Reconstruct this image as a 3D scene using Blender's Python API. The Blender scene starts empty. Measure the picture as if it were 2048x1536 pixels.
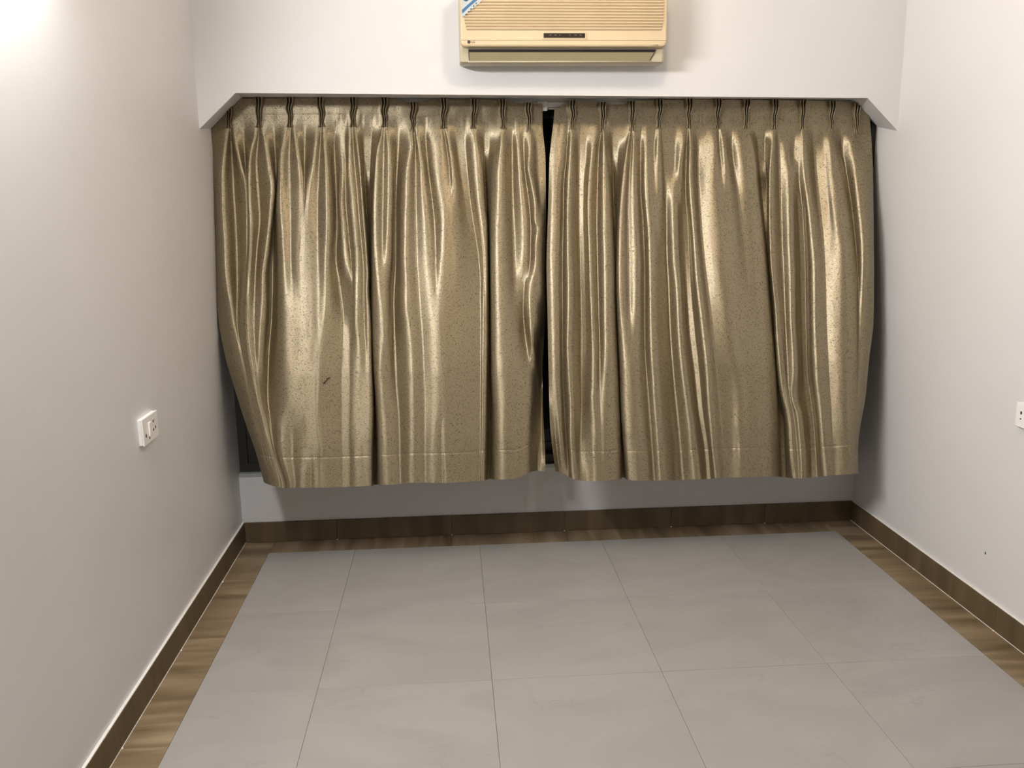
import bpy, bmesh, math, random
import numpy as np
from mathutils import Matrix, Vector, noise

random.seed(7)
scene = bpy.context.scene
col = scene.collection

# ------------------------------------------------------------------ camera
W = 3.108                       # room width, left wall x=0, right wall x=W, window wall y=0
F_PX, YAW, PITCH, ROLL = 1730.8, 0.0701, 0.2013, 0.0120
CAM = np.array([1.0521, -4.1385, 1.6130])
def cam_axes():
    cy, sy = math.cos(YAW), math.sin(YAW); cp, sp = math.cos(PITCH), math.sin(PITCH)
    cr, sr = math.cos(ROLL), math.sin(ROLL)
    fwd = np.array([sy*cp, cy*cp, -sp]); right = np.array([cy, -sy, 0.0]); down = np.cross(fwd, right)
    return right*cr + down*sr, -right*sr + down*cr, fwd
AX_R, AX_D, AX_F = cam_axes()
cam_data = bpy.data.cameras.new('camera')
cam_data.sensor_width = 36.0
cam_data.lens = F_PX*36.0/2048.0
cam_data.clip_start = 0.02
cam = bpy.data.objects.new('camera', cam_data)
col.objects.link(cam)
m = Matrix.Identity(4)
for i in range(3):
    m[i][0] = AX_R[i]; m[i][1] = -AX_D[i]; m[i][2] = -AX_F[i]; m[i][3] = CAM[i]
cam.matrix_world = m
scene.camera = cam

# ------------------------------------------------------------------ world, lights, exposure
world = bpy.data.worlds.new('night')
scene.world = world
world.use_nodes = True
world.node_tree.nodes['Background'].inputs[0].default_value = (0.010, 0.012, 0.016, 1)
world.node_tree.nodes['Background'].inputs[1].default_value = 0.3
vs = scene.view_settings
vs.view_transform = 'Standard'; vs.look = 'None'; vs.gamma = 1.0; vs.use_curve_mapping = False
vs.exposure = 0.0

CEIL = 3.22
TUBE = (0.085, -2.26, 2.47)       # fluorescent tube on the left wall, above the frame
BULB = (1.66, -1.55, CEIL-0.16)   # warm ceiling lamp
TUBE_STRENGTH = 335.0             # the glowing tube itself lights the room (mesh emission, see lamps below)
bd = bpy.data.lights.new('ceiling_lamp_light', 'POINT'); bd.energy = 34; bd.color = (1.0, 0.80, 0.56); bd.shadow_soft_size = 0.09
bulb_lamp = bpy.data.objects.new('ceiling_lamp_light', bd); bulb_lamp.location = (BULB[0], BULB[1], BULB[2]-0.08); col.objects.link(bulb_lamp)

# ------------------------------------------------------------------ pixel rays (2048 x 1536 frame)
def on_y(u, v, Y):
    q = AX_F + AX_R*((u-1024)/F_PX) + AX_D*((v-768)/F_PX)
    t = (Y-CAM[1])/q[1]
    return CAM + q*t

# ------------------------------------------------------------------ materials
def mat(name):
    M = bpy.data.materials.new(name); M.use_nodes = True
    nt = M.node_tree
    return M, nt, nt.nodes['Principled BSDF']
def nd(nt, t, **kw):
    n = nt.nodes.new(t)
    for k, v in kw.items(): setattr(n, k, v)
    return n
def ramp(nt, stops):
    r = nd(nt, 'ShaderNodeValToRGB'); e = r.color_ramp.elements
    e[0].position, e[0].color = stops[0][0], (*stops[0][1], 1)
    e[1].position, e[1].color = stops[-1][0], (*stops[-1][1], 1)
    for p, c in stops[1:-1]:
        x = e.new(p); x.color = (*c, 1)
    return r
def plain(name, c, rough=0.5, metal=0.0, spec=0.5, bump=0.0, bscale=60):
    M, nt, b = mat(name)
    b.inputs['Roughness'].default_value = rough; b.inputs['Metallic'].default_value = metal
    b.inputs['Specular IOR Level'].default_value = spec
    tc = nd(nt, 'ShaderNodeTexCoord'); n = nd(nt, 'ShaderNodeTexNoise'); n.inputs['Scale'].default_value = bscale
    nt.links.new(tc.outputs['Object'], n.inputs['Vector'])
    r = ramp(nt, [(0.3, tuple(x*0.96 for x in c)), (0.7, tuple(min(1, x*1.03) for x in c))])
    nt.links.new(n.outputs['Fac'], r.inputs['Fac']); nt.links.new(r.outputs['Color'], b.inputs['Base Color'])
    if bump:
        bp = nd(nt, 'ShaderNodeBump'); bp.inputs['Strength'].default_value = bump; bp.inputs['Distance'].default_value = 0.002
        nt.links.new(n.outputs['Fac'], bp.inputs['Height']); nt.links.new(bp.outputs['Normal'], b.inputs['Normal'])
    return M
def make_wall_mat():
    M, nt, b = mat('painted_plaster')
    tc = nd(nt, 'ShaderNodeTexCoord')
    n1 = nd(nt, 'ShaderNodeTexNoise'); n1.inputs['Scale'].default_value = 1.3; n1.inputs['Detail'].default_value = 3
    n2 = nd(nt, 'ShaderNodeTexNoise'); n2.inputs['Scale'].default_value = 9; n2.inputs['Detail'].default_value = 4
    nt.links.new(tc.outputs['Object'], n1.inputs['Vector']); nt.links.new(tc.outputs['Object'], n2.inputs['Vector'])
    r = ramp(nt, [(0.3, (0.645, 0.634, 0.625)), (0.7, (0.675, 0.665, 0.656))])
    nt.links.new(n1.outputs['Fac'], r.inputs['Fac']); nt.links.new(r.outputs['Color'], b.inputs['Base Color'])
    b.inputs['Roughness'].default_value = 0.42; b.inputs['Specular IOR Level'].default_value = 0.35
    bp = nd(nt, 'ShaderNodeBump'); bp.inputs['Strength'].default_value = 0.12; bp.inputs['Distance'].default_value = 0.004
    nt.links.new(n2.outputs['Fac'], bp.inputs['Height']); nt.links.new(bp.outputs['Normal'], b.inputs['Normal'])
    return M
def make_tile_mat():
    M, nt, b = mat('grey_vitrified_tile')
    tc = nd(nt, 'ShaderNodeTexCoord'); oi = nd(nt, 'ShaderNodeObjectInfo')
    geo = nd(nt, 'ShaderNodeNewGeometry')
    add = nd(nt, 'ShaderNodeVectorMath', operation='ADD'); mul = nd(nt, 'ShaderNodeVectorMath', operation='SCALE'); mul.inputs['Scale'].default_value = 7.3
    cmb = nd(nt, 'ShaderNodeCombineXYZ')
    nt.links.new(oi.outputs['Random'], cmb.inputs[0]); nt.links.new(oi.outputs['Random'], cmb.inputs[2])
    nt.links.new(cmb.outputs[0], mul.inputs[0]); nt.links.new(tc.outputs['Object'], add.inputs[0]); nt.links.new(mul.outputs[0], add.inputs[1])
    n1 = nd(nt, 'ShaderNodeTexNoise'); n1.inputs['Scale'].default_value = 2.6; n1.inputs['Detail'].default_value = 6; n1.inputs['Distortion'].default_value = 1.2
    n2 = nd(nt, 'ShaderNodeTexNoise'); n2.inputs['Scale'].default_value = 4.5; n2.inputs['Detail'].default_value = 5; n2.inputs['Distortion'].default_value = 0.8
    n3 = nd(nt, 'ShaderNodeTexNoise'); n3.inputs['Scale'].default_value = 3.0
    mp = nd(nt, 'ShaderNodeMapping'); mp.inputs['Scale'].default_value = (0.8, 1.7, 1)
    nt.links.new(add.outputs[0], mp.inputs[0])
    for n in (n1, n2, n3): nt.links.new(mp.outputs[0], n.inputs['Vector'])
    base = ramp(nt, [(0.35, (0.298, 0.284, 0.264)), (0.65, (0.330, 0.315, 0.293))])
    nt.links.new(n1.outputs['Fac'], base.inputs['Fac'])
    vein = ramp(nt, [(0.488, (1, 1, 1)), (0.5, (0.0, 0.0, 0.0)), (0.512, (1, 1, 1))])
    nt.links.new(n2.outputs['Fac'], vein.inputs['Fac'])
    gate = ramp(nt, [(0.52, (0, 0, 0)), (0.62, (0.5, 0.5, 0.5))])
    nt.links.new(n3.outputs['Fac'], gate.inputs['Fac'])
    inv = nd(nt, 'ShaderNodeInvert'); nt.links.new(vein.outputs['Color'], inv.inputs['Color'])
    fm = nd(nt, 'ShaderNodeMath', operation='MULTIPLY'); nt.links.new(inv.outputs[0], fm.inputs[0]); nt.links.new(gate.outputs['Color'], fm.inputs[1])
    mix = nd(nt, 'ShaderNodeMix', data_type='RGBA'); nt.links.new(fm.outputs[0], mix.inputs['Factor'])
    nt.links.new(base.outputs['Color'], mix.inputs[6]); mix.inputs[7].default_value = (0.25, 0.235, 0.22, 1)
    nt.links.new(mix.outputs[2], b.inputs['Base Color'])
    b.inputs['Roughness'].default_value = 0.34; b.inputs['Specular IOR Level'].default_value = 0.4
    return M
def make_wood_tile(name, ca, cb, cc, axis):
    M, nt, b = mat(name)
    tc = nd(nt, 'ShaderNodeTexCoord'); oi = nd(nt, 'ShaderNodeObjectInfo')
    add = nd(nt, 'ShaderNodeVectorMath', operation='ADD'); cmb = nd(nt, 'ShaderNodeCombineXYZ')
    ml = nd(nt, 'ShaderNodeMath', operation='MULTIPLY'); ml.inputs[1].default_value = 9.0
    nt.links.new(oi.outputs['Random'], ml.inputs[0]); nt.links.new(ml.outputs[0], cmb.inputs[0])
    nt.links.new(tc.outputs['Object'], add.inputs[0]); nt.links.new(cmb.outputs[0], add.inputs[1])
    mp = nd(nt, 'ShaderNodeMapping'); mp.inputs['Scale'].default_value = (13, 1.6, 1.6)    # bands run across the strip
    nt.links.new(add.outputs[0], mp.inputs[0])
    n1 = nd(nt, 'ShaderNodeTexNoise'); n1.inputs['Scale'].default_value = 1.0; n1.inputs['Detail'].default_value = 5; n1.inputs['Distortion'].default_value = 0.5
    nt.links.new(mp.outputs[0], n1.inputs['Vector'])
    r = ramp(nt, [(0.30, ca), (0.5, cb), (0.72, cc)])
    nt.links.new(n1.outputs['Fac'], r.inputs['Fac']); nt.links.new(r.outputs['Color'], b.inputs['Base Color'])
    b.inputs['Roughness'].default_value = 0.42; b.inputs['Specular IOR Level'].default_value = 0.4
    return M
def make_fabric():
    M, nt, b = mat('gold_brocade')
    uv = nd(nt, 'ShaderNodeUVMap'); uv.uv_map = 'cloth'
    n1 = nd(nt, 'ShaderNodeTexNoise'); n1.inputs['Scale'].default_value = 116; n1.inputs['Detail'].default_value = 0.6; n1.inputs['Distortion'].default_value = 0.5
    nt.links.new(uv.outputs[0], n1.inputs['Vector'])
    line = ramp(nt, [(0.455, (1, 1, 1)), (0.488, (0, 0, 0)), (0.512, (0, 0, 0)), (0.545, (1, 1, 1))])   # worm-like woven lines
    nt.links.new(n1.outputs['Fac'], line.inputs['Fac'])
    n2 = nd(nt, 'ShaderNodeTexNoise'); n2.inputs['Scale'].default_value = 160; n2.inputs['Detail'].default_value = 2
    nt.links.new(uv.outputs[0], n2.inputs['Vector'])
    mix = nd(nt, 'ShaderNodeMix', data_type='RGBA')
    nt.links.new(line.outputs['Color'], mix.inputs['Factor'])
    mix.inputs[6].default_value = (0.185, 0.146, 0.084, 1); mix.inputs[7].default_value = (0.335, 0.275, 0.176, 1)
    nt.links.new(mix.outputs[2], b.inputs['Base Color'])
    rr = nd(nt, 'ShaderNodeMapRange'); rr.inputs[3].default_value = 0.58; rr.inputs[4].default_value = 0.48
    nt.links.new(line.outputs['Color'], rr.inputs[0]); nt.links.new(rr.outputs[0], b.inputs['Roughness'])
    b.inputs['Metallic'].default_value = 0.78
    b.inputs['Coat Weight'].default_value = 0.28; b.inputs['Coat Roughness'].default_value = 0.38
    tg = nd(nt, 'ShaderNodeTangent'); tg.direction_type = 'UV_MAP'; tg.uv_map = 'cloth'      # satin weft: gloss stretched up and down the folds
    nt.links.new(tg.outputs[0], b.inputs['Tangent'])
    b.inputs['Anisotropic'].default_value = 0.68; b.inputs['Anisotropic Rotation'].default_value = 0.25
    bp = nd(nt, 'ShaderNodeBump'); bp.inputs['Strength'].default_value = 0.12; bp.inputs['Distance'].default_value = 0.0008
    ad = nd(nt, 'ShaderNodeMath', operation='ADD'); nt.links.new(line.outputs['Color'], ad.inputs[0]); nt.links.new(n2.outputs['Fac'], ad.inputs[1])
    nt.links.new(ad.outputs[0], bp.inputs['Height']); nt.links.new(bp.outputs['Normal'], b.inputs['Normal'])
    return M
M_wall = make_wall_mat()
M_ceil = plain('ceiling_paint', (0.58, 0.57, 0.555), 0.8, bscale=3)
M_tile = make_tile_mat()
M_border = make_wood_tile('brown_border_tile', (0.115, 0.078, 0.040), (0.200, 0.142, 0.078), (0.32, 0.245, 0.155), 0)
M_skirt = make_wood_tile('brown_skirting_tile', (0.084, 0.060, 0.031), (0.112, 0.080, 0.042), (0.145, 0.105, 0.060), 0)
M_grout = plain('grey_grout', (0.215, 0.205, 0.19), 0.9)
M_wgrout = plain('white_grout', (0.75, 0.73, 0.68), 0.8)
M_fabric = make_fabric()
M_thread = plain('dark_thread', (0.05, 0.03, 0.015), 0.8)
M_rail = plain('white_rail', (0.50, 0.49, 0.45), 0.45)
M_steel = plain('steel', (0.45, 0.44, 0.42), 0.35, metal=0.9)
M_bronze = plain('dark_window_frame', (0.028, 0.026, 0.022), 0.45, spec=0.4)
M_alu = plain('grey_window_sill', (0.42, 0.44, 0.42), 0.4, metal=0.3)
M_glass, nt, b = mat('dark_glass')
b.inputs['Base Color'].default_value = (0.02, 0.024, 0.022, 1); b.inputs['Roughness'].default_value = 0.06
b.inputs['Transmission Weight'].default_value = 0.5; b.inputs['IOR'].default_value = 1.3
M_ac = plain('aged_cream_plastic', (0.575, 0.458, 0.295), 0.34, spec=0.5, bscale=6)
M_acbody = plain('cream_housing_plastic', (0.50, 0.44, 0.30), 0.40, bscale=6)
M_vane = plain('olive_vane_plastic', (0.27, 0.23, 0.13), 0.45, bscale=6)
M_black = plain('black_void', (0.012, 0.008, 0.007), 0.7)
M_disp = plain('dark_display', (0.022, 0.014, 0.010), 0.5, spec=0.2)
M_dots = plain('display_marks', (0.07, 0.058, 0.05), 0.4)
M_logo = plain('dark_print', (0.05, 0.034, 0.018), 0.5)
M_blue = plain('blue_print', (0.03, 0.12, 0.26), 0.4)
M_navy = plain('navy_print', (0.02, 0.05, 0.10), 0.4)
M_label = plain('pale_sticker', (0.42, 0.45, 0.44), 0.35)
M_switch = plain('white_switch_plastic', (0.84, 0.82, 0.78), 0.32)
M_hole = plain('socket_hole', (0.02, 0.018, 0.015), 0.6)
M_lampw, nt, b = mat('lit_tube_glass')
b.inputs['Base Color'].default_value = (0.9, 0.9, 0.9, 1); b.inputs['Emission Color'].default_value = (0.985, 0.975, 0.985, 1); b.inputs['Emission Strength'].default_value = TUBE_STRENGTH
M_bulb, nt, b = mat('lit_warm_globe')
b.inputs['Base Color'].default_value = (0.9, 0.85, 0.75, 1); b.inputs['Emission Color'].default_value = (1, 0.82, 0.6, 1); b.inputs['Emission Strength'].default_value = 4

# ------------------------------------------------------------------ mesh helpers
def link(name, me, material=None, parent=None):
    o = bpy.data.objects.new(name, me); col.objects.link(o)
    if material and me is not None and not me.materials: me.materials.append(material)
    if parent: o.parent = parent
    return o
def empty(name, loc=(0, 0, 0)):
    o = bpy.data.objects.new(name, None); o.empty_display_size = 0.05; o.location = loc; col.objects.link(o)
    return o
def tag(o, label=None, cat=None, group=None, kind=None):
    if label: o['label'] = label
    if cat: o['category'] = cat
    if group: o['group'] = group
    if kind: o['kind'] = kind
    return o
def mesh(name, v, f, smooth=False):
    me = bpy.data.meshes.new(name); me.from_pydata([tuple(map(float, p)) for p in v], [], f); me.update()
    if smooth:
        for p in me.polygons: p.use_smooth = True
    return me
def box_bm(bm, lo, hi, bevel=0.0, seg=2):
    vs_ = [bm.verts.new((x, y, z)) for x in (lo[0], hi[0]) for y in (lo[1], hi[1]) for z in (lo[2], hi[2])]
    q = [(0, 1, 3, 2), (4, 6, 7, 5), (0, 4, 5, 1), (2, 3, 7, 6), (0, 2, 6, 4), (1, 5, 7, 3)]
    fs = [bm.faces.new([vs_[i] for i in a]) for a in q]
    if bevel:
        es = list({e for f in fs for e in f.edges})
        bmesh.ops.bevel(bm, geom=es, offset=bevel, segments=seg, affect='EDGES', profile=0.6)
def done(bm, name, smooth=False):
    bmesh.ops.recalc_face_normals(bm, faces=bm.faces)
    me = bpy.data.meshes.new(name); bm.to_mesh(me); bm.free()
    if smooth:
        for p in me.polygons: p.use_smooth = True
    return me
def box(name, lo, hi, material, parent=None, bevel=0.0, seg=2):
    bm = bmesh.new(); box_bm(bm, lo, hi, bevel, seg)
    return link(name, done(bm, name, smooth=False), material, parent)
def extrude_x(name, prof, x0, x1, material, parent=None, smooth=False):
    """profile in (y,z) swept from x0 to x1"""
    bm = bmesh.new(); a = [bm.verts.new((x0, y, z)) for y, z in prof]; c = [bm.verts.new((x1, y, z)) for y, z in prof]
    n = len(prof)
    for i in range(n): bm.faces.new((a[i], a[(i+1) % n], c[(i+1) % n], c[i]))
    bm.faces.new(a); bm.faces.new(list(reversed(c)))
    return link(name, done(bm, name, smooth), material, parent)
def tube(name, pts, r, material, parent=None, seg=10):
    bm = bmesh.new(); rings = []
    pts = [Vector(p) for p in pts]
    for i, p in enumerate(pts):
        t = (pts[min(i+1, len(pts)-1)] - pts[max(i-1, 0)]).normalized()
        u = t.orthogonal().normalized() if i == 0 else (u - t*u.dot(t)).normalized()
        w = t.cross(u)
        rings.append([bm.verts.new(p + (u*math.cos(2*math.pi*k/seg) + w*math.sin(2*math.pi*k/seg))*r) for k in range(seg)])
    for a, c in zip(rings, rings[1:]):
        for k in range(seg): bm.faces.new((a[k], a[(k+1) % seg], c[(k+1) % seg], c[k]))
    bm.faces.new(list(reversed(rings[0]))); bm.faces.new(rings[-1])
    return link(name, done(bm, name, True), material, parent)
def disc(name, c, r, nrm, thick, material, parent=None, seg=20, ry=None):
    """short round plug, axis along nrm ('x' or 'y')"""
    bm = bmesh.new(); a = []; e = []
    for k in range(seg):
        p, q = math.cos(2*math.pi*k/seg)*r, math.sin(2*math.pi*k/seg)*(ry or r)
        if nrm == 'x':
            a.append(bm.verts.new((c[0], c[1]+p, c[2]+q))); e.append(bm.verts.new((c[0]+thick, c[1]+p, c[2]+q)))
        elif nrm == 'y':
            a.append(bm.verts.new((c[0]+p, c[1], c[2]+q))); e.append(bm.verts.new((c[0]+p, c[1]+thick, c[2]+q)))
        else:
            a.append(bm.verts.new((c[0]+p, c[1]+q, c[2]))); e.append(bm.verts.new((c[0]+p, c[1]+q, c[2]+thick)))
    for k in range(seg): bm.faces.new((a[k], a[(k+1) % seg], e[(k+1) % seg], e[k]))
    bm.faces.new(a); bm.faces.new(list(reversed(e)))
    return link(name, done(bm, name), material, parent)

# ------------------------------------------------------------------ room shell
YF = -8.6                       # unseen wall behind the camera, set far back to weaken bounce light
SILL = 0.335
tag(box('wall_left', (-0.15, YF-0.15, 0), (0, 0.30, CEIL), M_wall), 'white painted side wall with the twin socket', kind='structure')
wr = tag(box('wall_right', (W, YF-0.15, 0), (W+0.15, 0.30, CEIL), M_wall), 'white painted side wall at the right edge', kind='structure')
tag(box('wall_front', (0, YF-0.15, 0), (W, YF, CEIL), M_border), 'unseen wall behind the viewer, made dark brown to cut bounce light', kind='structure')  # out of view; its dark brown is invented to keep room bounce low
tag(box('ceiling', (-0.15, YF-0.15, CEIL), (W+0.15, 0.30, CEIL+0.12), M_ceil), 'white ceiling above the frame', kind='structure')
wb = tag(box('wall_back', (0, 0.0, 0), (W, 0.30, SILL), M_wall), 'white painted window wall', kind='structure')
# boxed-out wall above the window, its underside clipped at both ends
pL, pR, zL, zR = 0.2024, 0.1772, 2.1046, 2.0784
poly = [(0, zL-0.147, pL), (0.1623, zL, pL), (W-0.1523, zR, pR), (W, zR-0.1443, pR), (W, CEIL, pR), (0, CEIL, pL)]
back = [(0, 1.978), (0.143, 2.1105), (W-0.150, 2.0925), (W, 1.968), (W, CEIL), (0, CEIL)]
bm = bmesh.new()
a = [bm.verts.new((x, -p, z)) for x, z, p in poly]; c = [bm.verts.new((x, 0.012, z)) for x, z in back]
for i in range(6): bm.faces.new((a[i], c[i], c[(i+1) % 6], a[(i+1) % 6]))
bm.faces.new(a); bm.faces.new(list(reversed(c)))
bulk = link('bulkhead', done(bm, 'bulkhead'), M_wall, wb)
box('lintel', (0, 0.14, 2.10), (W, 0.30, CEIL), M_wall, wb)
box('recess_top', (0, 0.012, 2.135), (W, 0.14, 2.20), M_wall, wb)

# floor: slab with a tile field, border strips and skirting, every tile an object
BW = 0.152
fl = tag(box('floor', (-0.1, YF-0.1, -0.12), (W+0.1, 0.05, -0.010), M_grout), 'grey tiled floor with a brown border', kind='structure')
def tile(name, x0, x1, y0, y1, z0, z1, material, parent, gap=0.0005, bev=0.0003, alongy=False):
    cx, cy = (x0+x1)/2, (y0+y1)/2
    bm = bmesh.new()
    sx, sy = (x1-x0)/2-gap, (y1-y0)/2-gap
    if alongy: sx, sy = sy, sx
    box_bm(bm, (-sx, -sy, z0), (sx, sy, z1), bev, 1)
    o = link(name, done(bm, name), material, parent); o.location = (cx, cy, 0)
    if alongy: o.rotation_euler = (0, 0, math.pi/2)
    return o
xj = [BW, 0.563, 1.163, 1.763, 2.363, W-BW]
yj = [-BW, -0.79, -1.39, -1.99, -2.59, -3.19, -3.79, -4.39, -4.99, -5.59, -6.19, -6.79, -7.39, -7.99, YF]
for i in range(5):
    for j in range(len(yj)-1):
        t = tile('floor_tile', xj[i], xj[i+1], yj[j+1], yj[j], -0.0095, 0.0, M_tile, fl)
        t.location.z = random.uniform(-0.0004, 0.0)
yl = [0.0, -0.47, -1.08, -1.68, -2.28, -2.88, -3.48, -4.08, -4.68, -5.28, -5.88, -6.48, -7.08, -7.68, YF]
yr = [0.0, -0.64, -1.22, -1.82, -2.42, -3.02, -3.62, -4.22, -4.82, -5.42, -6.02, -6.62, -7.22, -7.82, YF]
xb = [BW, 0.46, 1.03, 1.60, 2.15, 2.64, W-BW]
for j in range(len(yl)-1):
    tile('border_tile', 0, BW, yl[j+1], yl[j], -0.0095, 0.0, M_border, fl, gap=0.0004, alongy=True)
    tile('border_tile', W-BW, W, yr[j+1], yr[j], -0.0095, 0.0, M_border, fl, gap=0.0004, alongy=True)
for i in range(len(xb)-1):
    tile('border_tile', xb[i], xb[i+1], -BW, 0, -0.0095, 0.0, M_border, fl, gap=0.0004)
HB, TB = 0.1035, 0.011
def base(name, label):
    o = empty(name); tag(o, label, kind='structure'); return o
bl = base('baseboard_left', 'brown tile skirting along the wall with the twin socket')
br = base('baseboard_right', 'brown tile skirting along the right-hand wall')
bb = base('baseboard_back', 'brown tile skirting under the curtained window')
for j in range(len(yl)-1):
    o = tile('skirting_tile', 0, TB, yl[j+1], yl[j], 0.0015, HB, M_skirt, bl, gap=0.0005, bev=0.001, alongy=True)
    o = tile('skirting_tile', W-TB, W, yr[j+1], yr[j], 0.0015, HB, M_skirt, br, gap=0.0005, bev=0.001, alongy=True)
xs = [TB, 0.46, 1.03, 1.60, 2.15, 2.64, W-TB]
for i in range(len(xs)-1):
    tile('skirting_tile', xs[i], xs[i+1], -TB, 0, 0.0015, HB, M_skirt, bb, gap=0.0005, bev=0.001)
def blob(parent, x, y):
    bm = bmesh.new(); bmesh.ops.create_icosphere(bm, subdivisions=1, radius=1.0)
    for v in bm.verts: v.co = Vector((x+v.co.x*0.0045, y+v.co.y*0.006, 0.002+v.co.z*0.003))
    link('grout_blob', done(bm, 'grout_blob', True), M_wgrout, parent)
for y in yl[1:5]: blob(bl, TB+0.002, y)
for y in yr[1:4]: blob(br, W-TB-0.002, y)
for x in xs[1:-1]: blob(bb, x, -TB-0.002)
def grout_line(parent, lo, hi): box('grout_line', lo, hi, M_wgrout, parent)
box('cement_bead', (0, -8.5, HB), (TB*0.9, -0.001, HB+0.004), M_wgrout, bl, 0.001)
box('cement_bead', (W-TB*0.9, -8.5, HB), (W, -0.001, HB+0.003), M_wgrout, br, 0.001)
grout_line(bl, (TB-0.001, -4.9, -0.002), (TB+0.0010, -0.01, 0.0022))
grout_line(br, (W-TB-0.0010, -4.9, -0.002), (W-TB+0.001, -0.01, 0.0022))
# a small dark fleck on the right wall
disc('paint_fleck', (W-0.0012, -1.105, 0.271), 0.0032, 'x', 0.0011, M_hole, wr, seg=7, ry=0.006)

# ------------------------------------------------------------------ window
win = tag(empty('window_1', (W/2, 0.07, SILL)), 'dark framed sliding window behind the curtains', kind='structure')
def wbox(name, lo, hi, material, parent=win, bevel=0.0):
    o = box(name, tuple(np.array(lo)-np.array((W/2, 0.07, SILL))), tuple(np.array(hi)-np.array((W/2, 0.07, SILL))), material, None, bevel)
    o.parent = parent
    return o
wbox('window_sill', (0.0, 0.0, SILL), (W, 0.16, SILL+0.018), M_alu, bevel=0.002)
fr = wbox('window_frame', (0.0, 0.03, SILL+0.018), (W, 0.11, SILL+0.06), M_bronze)
wbox('window_frame', (0.0, 0.03, 2.07), (W, 0.11, 2.134), M_bronze)
wbox('window_frame', (0.0, 0.03, SILL+0.06), (0.04, 0.11, 2.07), M_bronze)
wbox('window_frame', (W-0.04, 0.03, SILL+0.06), (W, 0.11, 2.07), M_bronze)
for k in range(3):
    x0, x1 = 0.04+k*1.0093, 0.04+(k+1)*1.0093
    y = 0.05 if k != 1 else 0.08
    s = wbox('sash', (x0, y, SILL+0.06), (x0+0.045, y+0.025, 2.07), M_bronze)
    for lo, hi in (((x1-0.045, y, SILL+0.06), (x1, y+0.025, 2.07)), ((x0+0.045, y, SILL+0.06), (x1-0.045, y+0.025, SILL+0.11)), ((x0+0.045, y, 2.02), (x1-0.045, y+0.025, 2.07))):
        wbox('sash_rail', lo, hi, M_bronze, win)
    wbox('pane', (x0+0.045, y+0.010, SILL+0.11), (x1-0.045, y+0.015, 2.02), M_glass)

# ------------------------------------------------------------------ curtain rail
RY = 0.022
rail = tag(empty('curtain_rail', (W/2, RY, 2.10)), 'white metal curtain rail under the boxed wall above the window', 'curtain rail')
def rbox(name, lo, hi, material, bevel=0.0):
    o = box(name, (lo[0]-W/2, lo[1]-RY, lo[2]-2.10), (hi[0]-W/2, hi[1]-RY, hi[2]-2.10), material, rail, bevel); return o
rbox('track', (0.05, -0.004, 2.062), (W-0.05, 0.010, 2.085), M_rail, 0.002)
rbox('back_board', (0.02, 0.010, 2.055), (W-0.02, 0.024, 2.108), M_rail)
rbox('bracket', (1.475, -0.008, 2.046), (1.520, -0.003, 2.088), M_rail, 0.002)
for x in (1.494, 1.506): tube('screw', [(x-W/2, -0.0105-RY, -0.036), (x-W/2, -0.007-RY, -0.036)], 0.0028, M_steel, rail, 8)

# ------------------------------------------------------------------ curtains
# Each fold line is traced as (height, position) pairs in the 2048x1536 frame and set at its own real depth:
# d is how far (cm) that fold stands in front of (+) or behind (-) the hanging cloth.
ZB = [(2.12, -0.012), (2.0, -0.016), (1.88, -0.034), (1.7, -0.072), (1.45, -0.132), (1.2, -0.200), (0.9, -0.278), (0.6, -0.335), (0.3, -0.375)]
def hang(z):
    zs = [p[0] for p in ZB][::-1]; ys = [p[1] for p in ZB][::-1]
    return float(np.interp(z, zs, ys))
def smooth_interp(xs, ys, x):
    """monotone cubic through the points, flat beyond the ends"""
    xs = np.asarray(xs, float); ys = np.asarray(ys, float); x = np.clip(x, xs[0], xs[-1])
    if len(xs) < 3: return np.interp(x, xs, ys)
    h = np.diff(xs); dl = np.diff(ys)/h; mt = np.zeros(len(xs))
    for i in range(1, len(xs)-1):
        if dl[i-1]*dl[i] > 0:
            w1, w2 = 2*h[i]+h[i-1], h[i]+2*h[i-1]; mt[i] = (w1+w2)/(w1/dl[i-1]+w2/dl[i])
    mt[0], mt[-1] = dl[0], dl[-1]
    k = np.clip(np.searchsorted(xs, x)-1, 0, len(h)-1); t = (x-xs[k])/h[k]
    return (ys[k]*(1+2*t)*(1-t)**2 + mt[k]*h[k]*t*(1-t)**2 + ys[k+1]*t*t*(3-2*t) + mt[k+1]*h[k]*t*t*(t-1))

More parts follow.
